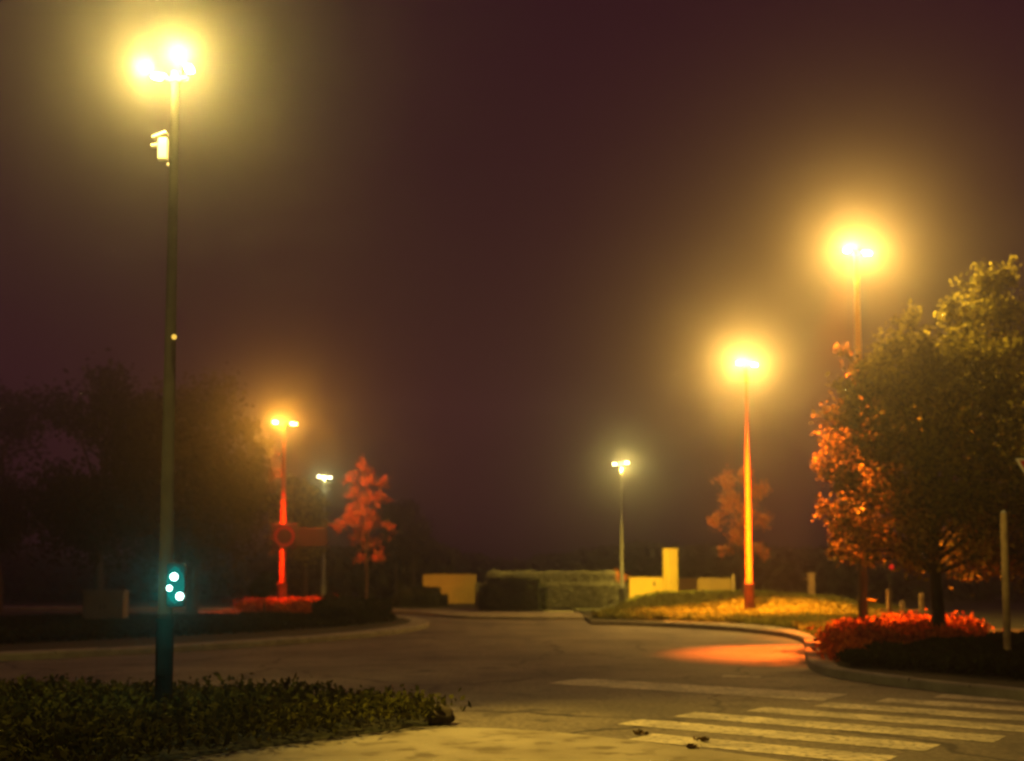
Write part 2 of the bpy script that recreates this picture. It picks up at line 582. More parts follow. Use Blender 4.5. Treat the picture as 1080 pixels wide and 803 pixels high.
def street_lamp(base, H, label, lens, polemat, flip=1, r=0.075, sleeve=0.9, s=1.0, group='street lamps round the junction', rb=None, slm=None):
    """twin head lamp on a tapered pole; flip=+1 : the floodlight head is on the viewer's left"""
    t = root('street_lamp', base, label, 'street lamp', group)
    b = MB()
    rb = rb or r * 1.55
    b.tube([(0, 0, sleeve * 0.98), (0, 0, H * 0.6), (0, 0, H)], [r * 1.15, r * 0.9, r * 0.68], 14)
    pole = b.build('pole', polemat, t, smooth=True)
    sl = MB().tube([(0, 0, 0), (0, 0, sleeve - 0.05), (0, 0, sleeve)], [rb, rb, rb * 0.8], 14).build('base_sleeve', slm or polemat, pole)
    MB().box((0, -rb + 0.004, sleeve * 0.55), (rb * 0.9, 0.02, 0.3), bev=0.004).build('hatch', slm or polemat, sl)
    arm = MB().tube([(-0.34 * s, 0, H - 0.02), (0, 0, H - 0.06), (0.34 * s, 0, H - 0.02)], [0.03, 0.035, 0.03], 10)
    arm.build('arm', polemat, t, smooth=True)
    head(t, (-0.42 * s * flip, -0.05, H + 0.06), R(0), R(-90), lens, s=s, name='lamp_head')
    head(t, (0.42 * s * flip, 0, H + 0.0), R(4 * flip), R(0 if flip > 0 else 180), lens, s=s * 0.85, name='lamp_head')
    MB().tube([(0, 0, H - 0.08), (0, 0, H + 0.05)], [0.06, 0.05], 12).build('cap', polemat, t, smooth=True)
    return t


LEFT_C = (1.0, 0.72, 0.17)
RIGHT_C = (1.0, 0.55, 0.10)
W1 = glow('lens_warm_white', (1.0, 0.86, 0.5), 220)
W2 = glow('lens_amber', (1.0, 0.74, 0.30), 260)
W3 = glow('lens_orange', (1.0, 0.55, 0.14), 90)
W4 = glow('lens_pale', (1.0, 0.92, 0.55), 30)

# lamp by the planting bed, left
d0 = 11.9
Z0 = P(185, 80, d0).z
lamp0 = street_lamp((P(185, 80, d0).x, d0, 0), Z0, 'tall pale lamp with side box rising from the planting bed at left', W1, 'galv', flip=-1, r=0.064, sleeve=1.1, s=0.40, slm='coat', rb=0.09)
point('halo_light', (0.2, -0.55, Z0 - 0.02), 440, LEFT_C, lamp0, 0.10)
spot('pool_spot', (0.3, -0.2, Z0 - 0.05), (5.2, -1.6, 0), 4300, (1.0, 0.62, 0.08), lamp0, 58, 1.0)
point('small_light', (-0.22, -0.3, Z0 - 0.05), 330, LEFT_C, lamp0, 0.06)
spot('added_sign_spot', (0.3, -0.3, Z0 - 0.1), (11.9, 6.6, 2.9), 2400, (1.0, 0.66, 0.12), lamp0, 20, 1.0)  # extra spot, added only to light the give way sign and steel post
bz = P(172, 158, d0).z
cb = MB()
cb.box((-0.115, 0, bz), (0.10, 0.09, 0.24), bev=0.015)
cam_box = cb.build('side_box', 'steel', lamp0)
MB().box((-0.15, 0, bz + 0.15), (0.16, 0.11, 0.028), bev=0.006, mat=Matrix.Rotation(R(-22), 4, 'Y')).build('hood', 'steel', cam_box)
MB().tube([(-0.16, 0, bz + 0.05), (-0.24, -0.01, bz + 0.035)], [0.028, 0.022], 10).build('camera_lens', 'steel', cam_box)
MB().tube([(-0.07, 0, bz - 0.16), (0, 0, bz - 0.2)], [0.018, 0.018], 8).build('bracket', 'steel', cam_box)
zi = P(185, 357, d0).z
bm = bmesh.new()
bmesh.ops.create_uvsphere(bm, u_segments=12, v_segments=8, radius=0.028)
for v in bm.verts: v.co += Vector((0.06, -0.07, zi))
MB().bm(bm).build('amber_bead', glow('bead_amber', (1.0, 0.6, 0.08), 1.1), lamp0, smooth=True)  # small emissive amber bead on the front of the pole

# right, near
d1 = 28.5
p1 = P(903, 266, d1)
lamp1 = street_lamp((p1.x, d1, 0.1), p1.z - 0.1, 'tall red-poled lamp rising behind the big leafy tree at right', W2, 'redpole', flip=1, r=0.10, sleeve=2.8, s=0.6, rb=0.12, slm='dark')  # tall dark sleeve: crown shade put into the lower pole's colour
spot('added_tree_spot', (0.35, -0.3, p1.z - 0.25), (3.8, -3.6, p1.z - 3.0), 6500, (1.0, 0.62, 0.09), lamp1, 96, 0.6)  # extra spot added to brighten the big tree's upper leaves
spot('down_light', (-0.1, -0.45, p1.z - 0.25), (-0.1, -0.45, 0), 3600, RIGHT_C, lamp1, 112, 0.6)
point('halo_light', (-0.25, -0.4, p1.z - 0.12), 1300, RIGHT_C, lamp1, 0.14)
spot('pool_spot', (-0.4, -0.3, p1.z - 0.2), (-3.0, -6.2, 0), 72000, (1.0, 0.13, 0.006), lamp1, 28, 1.0)  # extra narrow red spot, added to make the pool on the road
spot('pool_spot', (0.4, -0.3, p1.z - 0.2), (1.3, -1.6, 0), 40000, (1.0, 0.22, 0.015), lamp1, 56, 1.0)  # second extra red spot, added to brighten the flowers
point('small_light', (0.3, -0.2, p1.z - 0.2), 500, RIGHT_C, lamp1, 0.08)
zb = P(905, 632, d1).z - 0.1
MB().tube([(-0.12, -0.02, zb), (0, -0.02, zb), (0.3, -0.05, zb - 0.04)], [0.02, 0.03, 0.02], 8).build('bracket', 'redpole', lamp1)

# right, middle
d2 = 38.5
p2 = P(787, 384, d2)
lamp2 = street_lamp((p2.x, d2, 0.1), p2.z - 0.1, 'red-poled lamp standing in the lit grass between the two right trees', W2, 'orangepole', flip=1, r=0.085, sleeve=1.15, s=0.6, rb=0.17, slm='sleeve')
spot('down_light', (-0.1, -0.45, p2.z - 0.25), (-0.1, -0.45, 0), 4200, RIGHT_C, lamp2, 122, 0.6)
point('halo_light', (-0.25, -0.4, p2.z - 0.12), 1500, RIGHT_C, lamp2, 0.14)
spot('pool_spot', (-0.3, -0.6, p2.z - 0.2), (-0.1, -1.2, 0), 90000, (1.0, 0.27, 0.01), lamp2, 60, 1.0)  # extra orange spot added to make the pool on the grass
point('small_light', (0.3, -0.2, p2.z - 0.2), 500, RIGHT_C, lamp2, 0.08)

# middle, far
d3 = 46.0
p3 = P(655, 489, d3)
lamp3 = street_lamp((p3.x, d3, 0.1), p3.z - 0.1, 'slim grey lamp standing in front of the long rounded hedge', W4, 'pale_paint', flip=-1, r=0.07, sleeve=0.9, s=0.55)
point('halo_light', (0.1, -0.35, p3.z - 0.14), 260, (1.0, 0.78, 0.2), lamp3, 0.1)
spot('down_light', (0.1, -0.15, p3.z - 0.3), (0.6, 5.2, 0), 8500, (1.0, 0.66, 0.09), lamp3, 112, 0.3)

# left, far
d4 = 46.0
p4 = P(300, 446, d4)
lamp4 = street_lamp((p4.x, d4, 0.1), p4.z - 0.1, 'red-poled orange lamp above the red flower bed at left', W3, 'orangepole', flip=1, r=0.10, sleeve=1.1, s=0.85, rb=0.18)
point('halo_light', (-0.1, -0.4, p4.z - 0.12), 800, (1.0, 0.42, 0.045), lamp4, 0.12)
spot('pool_spot', (0.0, -0.25, p4.z - 0.2), (0.1, -0.9, 0), 23000, (1.0, 0.08, 0.01), lamp4, 62, 1.0)  # extra red spot added to redden the flower bed below
spot('added_tree_spot', (0.3, 0.2, p4.z - 0.3), (3.2, 4.2, p4.z - 3.4), 3600, (1.0, 0.32, 0.03), lamp4, 60, 1.0)  # extra spot added to brighten the red-leaved tree
# sign board on that pole
sc = P(301, 566, d4)
sb = root('sign_board', (sc.x, d4 - 0.18, sc.z), 'square red-ringed sign board strapped to the orange lamp pole', 'sign')
MB().box((0, 0, 0), (1.0, 0.04, 1.0), bev=0.02).build('board', 'signback', sb)
ring = MB()
for k in range(28):
    a0, a1 = 2 * math.pi * k / 28, 2 * math.pi * (k + 1) / 28
    q = []
    for a_, r_ in ((a0, 0.30), (a1, 0.30), (a1, 0.42), (a0, 0.42)):
        q += [(r_ * math.cos(a_), -0.026, r_ * math.sin(a_))]
    ring.add(q, [(0, 1, 2, 3)])
ring.build('ring', 'signred', sb)
MB().box((1.12, 0.05, -0.03), (1.2, 0.03, 0.72), bev=0.01).build('side_panel', 'signback', sb)
MB().box((0.45, 0.08, 0.1), (1.6, 0.03, 0.05)).build('strap', 'dark', sb)
MB().box((0, 0.07, 0.3), (0.12, 0.1, 0.05)).build('clamp', 'dark', sb)

# farthest
d5 = 62.0
p5 = P(342, 503, d5)
lamp5 = street_lamp((p5.x, d5, 0.0), p5.z, 'small distant greenish white lamp beyond the trees at left', W4, 'steel', flip=1, r=0.09, sleeve=1.0, s=0.7)
point('halo_light', (0.0, -0.18, p5.z - 0.12), 120, (0.85, 0.85, 0.3), lamp5, 0.12)
MB().tube([(0, -0.14, p5.z - 1.0), (0, -0.14, p5.z - 0.62)], [0.16, 0.12], 10).build('lit_pole_glow', glow('lit_pole_pale', (0.85, 0.85, 0.4), 0.7), lamp5)  # emissive tube stands in for a lit piece of the pole
# tiny garden lantern further left of it
pg = P(333, 560, 60)
gl = root('lantern', (pg.x, 60, 0), 'tiny yellow lantern on a thin post between sign and red tree', 'lantern')
MB().tube([(0, 0, 0), (0, 0, pg.z - 0.1)], 0.04, 8).build('post', 'dark', gl)
bm = bmesh.new(); bmesh.ops.create_uvsphere(bm, u_segments=10, v_segments=8, radius=0.11)
for v in bm.verts: v.co.z += pg.z
MB().bm(bm).build('globe', glow('lantern_yellow', (1.0, 0.6, 0.08), 1.2), gl, smooth=True)

# ------------------------------------------------------------------ traffic signal (teal) clamped to the left pole
ps = P(186, 617, d0 - 0.22)
sg = root('traffic_signal', (ps.x, ps.y, ps.z), 'small signal box glowing teal clamped low on the left lamp pole', 'traffic signal')
hb = MB().box((0, 0, 0), (0.20, 0.10, 0.46), bev=0.045).build('housing', 'dark', sg)
bm = bmesh.new(); bmesh.ops.create_uvsphere(bm, u_segments=20, v_segments=12, radius=1.0)
for v in bm.verts: v.co = Vector((v.co.x * 0.095, v.co.y * 0.03 - 0.035, v.co.z * 0.215))
MB().bm(bm).build('halo_plate', glow('halo_teal', (0.0, 1.0, 0.85), 0.14), sg, smooth=True)  # glowing plate stands in for the teal halo round the lenses
TE = glow('signal_teal', (0.55, 1.0, 0.9), 8)
for px, py, r_ in [(184, 608.5, 0.040), (179, 620.5, 0.030), (190, 629, 0.040)]:
    q = P(px, py, d0 - 0.30) - Vector((ps.x, ps.y, ps.z))
    bm = bmesh.new(); bmesh.ops.create_uvsphere(bm, u_segments=14, v_segments=10, radius=r_)
    for v in bm.verts: v.co = Vector((v.co.x + q.x, v.co.y * 0.5 - 0.095, v.co.z + q.z))
    MB().bm(bm).build('signal_lens', TE, sg, smooth=True)
    MB().tube([(q.x, -0.05, q.z + 0.0), (q.x, -0.075, q.z)], [r_ * 1.25, r_ * 1.2], 14).build('bezel', 'dark', hb)
MB().tube([(-0.04, 0.04, 0.12), (-0.12, 0.16, 0.12)], 0.018, 8).build('bracket', 'dark', sg)
MB().tube([(-0.04, 0.04, -0.14), (-0.12, 0.16, -0.14)], 0.018, 8).build('bracket', 'dark', sg)
point('signal_glow', (0.0, -0.22, 0.06), 3.0, (0.0, 0.85, 0.72), sg, 0.05)
point('signal_glow', (0.02, -0.22, -0.10), 3.0, (0.0, 0.85, 0.72), sg, 0.05)

# ------------------------------------------------------------------ steel post and give way sign at right
pp = G(1063, 700, 0.1)
ph = P(1060, 541, pp.y).z - 0.1
po = root('steel_post', (pp.x, pp.y, 0.1), 'bare grey steel post standing in the bed at far right', 'post')
MB().tube([(0, 0, 0), (0, 0, ph - 0.02), (0, 0, ph)], [0.058, 0.058, 0.04], 14).build('shaft', 'wood', po, smooth=True)
MB().tube([(0, 0, ph), (0, 0, ph + 0.04)], [0.045, 0.02], 12).build('cap', 'steel', po)
MB().tube([(0, 0, 0), (0, 0, 0.06)], [0.11, 0.10], 12).build('foot', 'steel', po)

dg = 18.0
pt = P(1069, 484, dg)
S = 0.95
gy = root('give_way_sign', (pt.x + S / 2, dg, 0.1), 'inverted triangular give way sign cut by the right edge', 'sign')
zt = pt.z - 0.1


def tri(inset, y, th):
    hh = S * math.sqrt(3) / 2
    c = Vector((0, 0, -hh / 3))
    P3 = [Vector((-S / 2, 0, 0)), Vector((S / 2, 0, 0)), Vector((0, 0, -hh))]
    q = []
    for p in P3:
        d = p - c
        q.append(c + d * (1 - inset))
    # rounded corners
    out = []
    for i in range(3):
        a, b_, c_ = q[i - 1], q[i], q[(i + 1) % 3]
        u1, u2 = (a - b_).normalized(), (c_ - b_).normalized()
        for t in (0.04, 0.02, 0.006):
            out.append(b_ + u1 * t + u2 * max(0, 0.02 - t) * 0.4)
        for t in (0.006, 0.02, 0.04):
            out.append(b_ + u2 * t)
    n = len(out)
    vs = [Vector((p.x, y - th / 2, p.z + zt)) for p in out] + [Vector((p.x, y + th / 2, p.z + zt)) for p in out]
    fs = [tuple(range(n)), tuple(reversed(range(n, 2 * n)))] + [(i, i + n, (i + 1) % n + n, (i + 1) % n) for i in range(n)]
    return MB().add(vs, fs)


tri(0, -0.06, 0.02).build('plate', 'white', gy)
tri(0.13, -0.073, 0.004).build('red_field', 'signred', gy)
tri(0.58, -0.078, 0.004).build('white_field', 'white', gy)
MB().tube([(0, 0, 0), (0, 0, zt + 0.08)], 0.035, 12).build('post', 'steel', gy, smooth=True)
for zz in (zt - 0.12, zt - 0.55):
    MB().box((0, -0.025, zz), (0.10, 0.05, 0.04), bev=0.005).build('clamp', 'steel', gy)


# ------------------------------------------------------------------ trees
def tree(name, label, base, clumps, leaf, nleaf, lsize, tr=0.12, group=None, cat='tree', fork=0.3, tw=9, spread=0.33, z0=0.1, barkm='bark', upb=0.0):
    """clumps: (x, y, z, r) in world metres. trunk, a limb to every clump, twigs and leaf clusters on the twig tips"""
    t = root(name, (base[0], base[1], z0), label, cat, group)
    bx, by = base[0], base[1]
    cl = [(c[0] - bx, c[1] - by, c[2] - z0, c[3]) for c in clumps]
    ztop = max(c[2] for c in cl)
    zlow = min(c[2] - c[3] for c in cl)
    cx = sum(c[0] for c in cl) / len(cl); cy = sum(c[1] for c in cl) / len(cl)
    fz = max(0.5, zlow + (ztop - zlow) * 0.05)
    trunk = [Vector((0, 0, 0)), Vector((0.03, 0.02, fz * 0.5)), Vector((cx * 0.12, cy * 0.12, fz)), Vector((cx * 0.5, cy * 0.5, fz + (ztop - fz) * 0.45)), Vector((cx * 0.9, cy * 0.9, fz + (ztop - fz) * 0.8))]
    MB().tube(trunk, [tr * 1.35, tr, tr * 0.85, tr * 0.5, tr * 0.15], 10).build('trunk', barkm, t, smooth=True)
    b = MB()
    cen = []
    tot = sum(c[3] ** 2 for c in cl)
    for (x, y, z, r) in cl:
        k = random.uniform(0.25, 0.75)
        zz = fz + (z - fz) * (0.25 + 0.3 * k)
        zz = max(fz * 0.8, min(zz, trunk[-1].z))
        # point on trunk at height zz
        for a, c in zip(trunk[:-1], trunk[1:]):
            if a.z <= zz <= c.z:
                s0 = a.lerp(c, (zz - a.z) / max(c.z - a.z, 1e-4)); break
        else:
            s0 = trunk[2]
        e = Vector((x, y, z))
        mid = s0.lerp(e, 0.5) + Vector((random.uniform(-.1, .1), random.uniform(-.1, .1), 0.12 * (e - s0).length))
        b.tube([s0, mid, e], [tr * 0.38, tr * 0.24, tr * 0.08], 6)
        nt_ = max(3, int(tw * (0.6 + r)))
        per = int(nleaf * (r * r / tot) / nt_)
        for _ in range(nt_):
            dv = (Vector(rng.normal(size=3)).normalized() + Vector((0, 0, upb))).normalized() * r * random.uniform(0.35, 1.1 + 0.5 * upb)
            q = e + dv
            mm = e.lerp(q, 0.5) + Vector((0, 0, 0.06))
            b.tube([e.lerp(mid, random.uniform(0, .4)), mm, q], [tr * 0.08, tr * 0.06, tr * 0.03], 4, cap=False)
            ax = np.array((q - e))
            pts = rng.normal(size=(per, 3)) * (spread * r * 0.55) + np.array(q)
            pts += ax[None, :] * rng.uniform(-0.45, 0.15, (per, 1))
            cen.append(pts)
    b.build('limbs', barkm, t)
    cen = np.concatenate(cen)
    leafmesh('crown', cen, lsize, leaf, t)
    return t


def px_clumps(lst, Y):
    out = []
    for it in lst:
        px, py, rp = it[:3]
        dy = it[3] if len(it) > 3 else random.uniform(-1, 1) * 1.2
        p = P(px, py, Y + dy)
        out.append((p.x, p.y, p.z, rp * (Y + dy) / F))
    return out


# big tree, right
lst = [(1040, 305, 26, 0.5), (1060, 340, 30, 0.2), (1020, 345, 28, 0.8), (1035, 385, 36), (1075, 380, 38), (1000, 385, 30), (960, 345, 17, 1.0), (945, 372, 24, .8),
       (975, 375, 22), (925, 395, 26, 0.6), (905, 412, 24), (890, 372, 9, 1.3), (900, 450, 34), (950, 425, 42), (1000, 430, 45), (1050, 435, 48), (1090, 440, 45),
       (925, 480, 42, -.5), (980, 490, 52, -1), (1040, 495, 52, -1), (1090, 500, 50), (880, 470, 16, .6), (875, 500, 18, .4), (892, 515, 20), (915, 525, 36),
       (960, 545, 46, -1), (1015, 550, 50, -1), (1070, 555, 50, -.6), (872, 540, 13, .5), (885, 562, 17), (920, 575, 30), (905, 560, 24), (906, 592, 15), (965, 590, 36), (1020, 590, 40), (1075, 592, 38), (878, 585, 10), (940, 460, 40, 1.5), (1000, 460, 44, 1.6),
       (1005, 330, 14, 1.0), (985, 408, 30), (1062, 300, 12, .3), (1120, 470, 40), (1110, 400, 34)]
tree('broadleaf_tree', 'big bushy green tree filling the right side by the near red lamp', (P(985, 500, 24.2).x, 24.2), px_clumps(lst, 24.2), 'leaf_green', 52000, 0.08, tr=0.13, barkm='bark_dark',
     tw=22, spread=0.32, upb=0.6)
# sparse orange tree behind the middle lamp
lst = [(765, 508, 13), (785, 502, 11), (800, 518, 12), (770, 528, 14), (755, 548, 10), (787, 545, 15), (806, 548, 9), (775, 565, 12), (798, 578, 9), (808, 585, 6), (765, 580, 7)]
tree('autumn_tree', 'sparse orange young tree behind the middle red lamp pole', (P(782, 560, 43).x, 43.0), px_clumps([l + (random.uniform(-.5, .5),) for l in lst], 43.0), 'leaf_orange', 3600, 0.08, tr=0.05, tw=14, spread=0.42,
     group='autumn coloured trees')
# red tree, left
lst = [(383, 497, 8), (390, 512, 8), (369, 508, 6), (374, 522, 7), (404, 512, 7), (402, 528, 8), (388, 530, 9), (380, 545, 10), (370, 552, 10), (358, 560, 8), (388, 556, 11), (396, 548, 9), (375, 568, 9),
       (390, 575, 9), (402, 590, 8), (382, 592, 6), (412, 560, 6)]
tree('autumn_tree', 'spiky red-leaved tree with upright branches right of the orange lamp', (P(387, 560, 50).x, 50.0), px_clumps([l + (random.uniform(-.4, .4),) for l in lst], 50.0), 'leaf_autumn', 5200, 0.08, tr=0.06, tw=14, spread=0.42, upb=0.8,
     group='autumn coloured trees')


def cloud(cx, cy, rx, ry, n, rp, seed):
    random.seed(seed)
    out = []
    while len(out) < n:
        x, y = random.uniform(-1, 1), random.uniform(-1, 1)
        if x * x + y * y < 1:
            out.append((cx + x * rx, cy + y * ry, rp * random.uniform(0.7, 1.25)))
    return out


# dark trees at left, the right one catches the orange lamp
lst = cloud(205, 505, 62, 85, 20, 30, 3) + [(272, 468, 13, 2.5), (268, 492, 12, 2.2), (284, 500, 13, 3), (278, 520, 12, 2.4), (262, 540, 20, 1.5), (258, 450, 16, 1.5), (285, 475, 9, 3)]
tree('broadleaf_tree', 'dark tree whose right edge is lit beside the orange lamp', (P(205, 500, 42).x, 42.0), px_clumps(lst, 42.0), 'leaf_mid', 16000, 0.14, tr=0.17, group='dark trees at left', tw=9, spread=0.55)
tree('broadleaf_tree', 'second dark tree from the left edge, behind the cabinet', (P(105, 500, 38).x, 38.0), px_clumps(cloud(105, 490, 66, 85, 20, 34, 5), 38.0), 'leaf_dark', 12000, 0.15, tr=0.17, group='dark trees at left', tw=9, spread=0.55)
tree('broadleaf_tree', 'leftmost dark tree, cut off by the left edge', (P(0, 500, 43).x, 43.0), px_clumps(cloud(-5, 500, 60, 75, 18, 34, 9), 43.0), 'leaf_dark', 10000, 0.15, tr=0.17, group='dark trees at left', tw=9, spread=0.55)
# trees behind the orange lamp
tree('broadleaf_tree', 'loose green tree between the orange lamp and the distant lamp', (P(322, 560, 57).x, 57.0), px_clumps(cloud(312, 548, 24, 40, 14, 15, 21), 57.0), 'leaf_green', 9000, 0.15, tr=0.12, group='trees behind the orange lamp', tw=8, spread=0.5)
for px, s_, lab in ((418, 4, 'thin bare-stemmed tree just right of the spiky red tree'), (436, 6, 'slim tree above the left end of the tan wall')):
    tree('slender_tree', lab, (P(px, 560, 64).x, 64.0), px_clumps(cloud(px, 560, 13, 26, 9, 12, s_), 64.0), 'leaf_dark', 3000, 0.16, tr=0.07, group='trees behind the orange lamp', tw=6, spread=0.5, z0=0.0)
# ball topped shrub on a stem
pb = P(278, 618, 35.5)
random.seed(3)
tree('clipped_shrub', 'small ball-topped shrub on a thin stem before the left red flowers', (pb.x, 35.5), [(pb.x, 35.5, pb.z, 0.30), (pb.x + .08, 35.5, pb.z + .12, 0.22), (pb.x - .1, 35.4, pb.z - .08, 0.24)], 'leaf_dark', 2600, 0.07, tr=0.03, cat='shrub', tw=16, spread=0.6)

# ------------------------------------------------------------------ hedges, beds and grass
def hedge(name, label, x0, x1, y0, y1, h, mat, nleaf, lsize, cat='hedge', rnd=0.5, base=0.09):
    L, D = x1 - x0, y1 - y0
    t = root(name, ((x0 + x1) / 2, (y0 + y1) / 2, base), label, cat)
    bm = bmesh.new()
    bmesh.ops.create_cube(bm, size=1.0)
    for v in bm.verts:
        v.co = Vector((v.co.x * L, v.co.y * D, (v.co.z + 0.5) * h))
    top = [e for e in bm.edges if not all(v.co.z < 0.01 for v in e.verts)]
    bmesh.ops.bevel(bm, geom=top, offset=rnd, segments=5, affect='EDGES')
    bmesh.ops.triangulate(bm, faces=bm.faces)
    bm.normal_update()
    tris = [(f.calc_area(), [v.co.copy() for v in f.verts]) for f in bm.faces if f.normal.z > -0.5 and len(f.verts) == 3]
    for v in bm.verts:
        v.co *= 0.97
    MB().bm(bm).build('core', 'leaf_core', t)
    ar = np.array([a for a, _ in tris]); ar /= ar.sum()
    idx = rng.choice(len(tris), nleaf, p=ar)
    T = np.array([[list(p) for p in tris[i][1]] for i in range(len(tris))])[idx]
    w = rng.dirichlet((1, 1, 1), nleaf)
    pts = (T * w[:, :, None]).sum(1)
    wob = 0.025 * np.sin(pts[:, 0] * 5.1 + 1) + 0.015 * np.sin(pts[:, 0] * 11.3 + pts[:, 2] * 7) + rng.normal(size=nleaf) * 0.03
    nrm = pts - np.array([0, 0, h * 0.4]); nrm[:, 0] *= 0.1
    nrm /= np.linalg.norm(nrm, axis=1)[:, None]
    pts = pts + nrm * wob[:, None]
    leafmesh('foliage', pts, lsize, mat, t)
    return t


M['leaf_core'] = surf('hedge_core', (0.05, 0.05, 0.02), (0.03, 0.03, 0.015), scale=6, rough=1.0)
a, c = P(502, 640, 49.5), P(660, 640, 49.5)
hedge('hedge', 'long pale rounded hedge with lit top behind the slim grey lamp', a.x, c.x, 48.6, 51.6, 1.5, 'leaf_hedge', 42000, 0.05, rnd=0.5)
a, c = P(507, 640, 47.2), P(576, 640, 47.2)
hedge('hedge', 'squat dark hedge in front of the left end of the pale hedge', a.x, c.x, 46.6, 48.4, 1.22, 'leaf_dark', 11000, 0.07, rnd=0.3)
pb = P(648, 607, 50)
hd = tree('clipped_shrub', 'small orange tuft on the right end of the pale hedge', (pb.x, 50.0), [(pb.x, 50, pb.z - .05, 0.28), (pb.x - .3, 50, pb.z - .1, 0.2), (pb.x + .3, 50, pb.z - .12, 0.2)], 'leaf_orange', 900, 0.07, tr=0.03, cat='shrub', tw=8, spread=0.6)
a, c = P(418, 640, 56), P(472, 640, 56)
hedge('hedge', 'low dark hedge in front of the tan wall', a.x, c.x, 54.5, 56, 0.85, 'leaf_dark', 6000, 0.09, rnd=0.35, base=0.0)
a, c = P(245, 640, 34), P(412, 640, 34)


def poly_points(poly, n):
    xs = [p.x for p in poly]; ys = [p.y for p in poly]
    px_ = np.array(xs); py_ = np.array(ys)
    out = np.zeros((0, 2))
    while len(out) < n:
        q = np.stack([rng.uniform(min(xs), max(xs), n), rng.uniform(min(ys), max(ys), n)], 1)
        ins = np.zeros(len(q), bool)
        j = len(px_) - 1
        for i in range(len(px_)):
            c1 = (py_[i] > q[:, 1]) != (py_[j] > q[:, 1])
            xi = (px_[j] - px_[i]) * (q[:, 1] - py_[i]) / (py_[j] - py_[i] + 1e-12) + px_[i]
            ins ^= c1 & (q[:, 0] < xi)
            j = i
        out = np.concatenate([out, q[ins]])
    return out[:n]


def vnoise(xy, s, seed=0):
    r2 = np.random.default_rng(seed)
    g = r2.random((64, 64))
    p = xy * s + 1000
    i = np.floor(p).astype(int); f = p - i
    f = f * f * (3 - 2 * f)
    def at(a, b_): return g[a % 64, b_ % 64]
    x, y = i[:, 0], i[:, 1]
    return (at(x, y) * (1 - f[:, 0]) * (1 - f[:, 1]) + at(x + 1, y) * f[:, 0] * (1 - f[:, 1]) + at(x, y + 1) * (1 - f[:, 0]) * f[:, 1] + at(x + 1, y + 1) * f[:, 0] * f[:, 1])


def cover(name, label, cat, poly, n, hmin, hmax, mat, lsize, zb=0.08, up=0.35, sc=1.6, elong=1.5, cut=0.0, jit=0.05, onmound=False):
    q = poly_points(poly, n)
    h = hmin + (hmax - hmin) * (0.6 * vnoise(q, sc, 1) + 0.4 * vnoise(q, sc * 3.1, 2))
    if cut:
        keep = vnoise(q, sc * 2.3, 5) > cut
        q, h = q[keep], h[keep]
    q = q + rng.normal(size=q.shape) * jit
    if onmound:
        zb = mound(q[:, 0], q[:, 1]) - 0.01
    if jit > 0.1:
        h = h * rng.uniform(0.45, 1.25, len(q))
    z = zb + h * (rng.random(len(q)) ** 0.45)
    pts = np.column_stack([q, z])
    o = leafmesh(name, pts, lsize, mat, None, up=up, elong=elong)
    o['label'] = label; o['category'] = cat; o['kind'] = 'stuff'
    return o


bedp = [G(px, py, 0) for px, py in [(-420, 739), (0, 740), (200, 742), (330, 746), (420, 752), (465, 760), (468, 764), (430, 769), (330, 785), (222, 800), (100, 826), (-160, 895), (-600, 895)]]
cover('ground_cover', 'low leafy green ground cover filling the planting bed bottom left', 'ground cover', bedp, 40000, 0.03, 0.36, 'leaf_bed', 0.055, up=0.25, jit=0.14, sc=1.1, cut=0.16)
# red flowers and dark cover on the right island
fl = [G(px, py, 0.1) for px, py in [(880, 699), (877, 680), (888, 668), (940, 664), (1000, 664), (1035, 672), (1020, 682), (960, 688), (915, 692), (890, 700)]]
cover('red_flowers', 'bright red and orange leafy flowers round the foot of the near right lamp', 'flowers', fl, 21000, 0.06, 0.52, 'leaf_red', 0.085, up=0.2, zb=0.1, jit=0.16)
dk = [G(px, py, 0.1) for px, py in [(885, 704), (905, 694), (960, 690), (1020, 684), (1060, 676), (1200, 680), (1290, 735), (1180, 730), (1080, 718), (980, 709.5), (915, 703.5)]]
cover('ground_cover', 'dark low ground cover along the right kerb in front of the red flowers', 'ground cover', dk, 30000, 0.12, 0.3, 'leaf_dark', 0.075, up=0.3, zb=0.1)
gr = [G(px, py, 0.1) for px, py in [(625, 653), (700, 654.5), (770, 657), (815, 660.5), (838, 664), (858, 670), (866, 676), (885, 664), (925, 655), (960, 650), (900, 643), (790, 640), (660, 643)]]
cover('grass', 'rough grass on the right island lit round the middle lamp', 'grass', gr, 52000, 0.05, 0.30, 'leaf_grass', 0.10, up=0.15, elong=2.2, onmound=True)
sh = [G(px, py, 0.1) for px, py in [(715, 646), (760, 646), (790, 643), (785, 637), (720, 637)]]
cover('ground_cover', 'dark shrubs at the foot of the yellow wall right of its pillar', 'ground cover', sh, 6000, 0.05, 0.22, 'leaf_dark', 0.09, up=0.2, onmound=True)
# left island
dl = [G(px, py, 0.1) for px, py in [(-200, 688), (0, 680), (170, 672), (290, 666), (375, 660), (418, 655), (408, 651), (300, 652), (100, 655), (-200, 660)]]
cover('ground_cover', 'dark low ground cover carpeting the left island', 'ground cover', dl, 36000, 0.08, 0.26, 'leaf_dark', 0.10, up=0.2, zb=0.1, sc=0.7)
rl = [G(px, py, 0.1) for px, py in [(255, 648), (300, 651), (350, 648), (372, 644), (340, 642), (262, 643)]]
cover('red_flowers', 'glowing red flowers round the foot of the orange lamp at left', 'flowers', rl, 9000, 0.2, 0.6, 'leaf_red', 0.09, up=0.3, zb=0.1, jit=0.25)

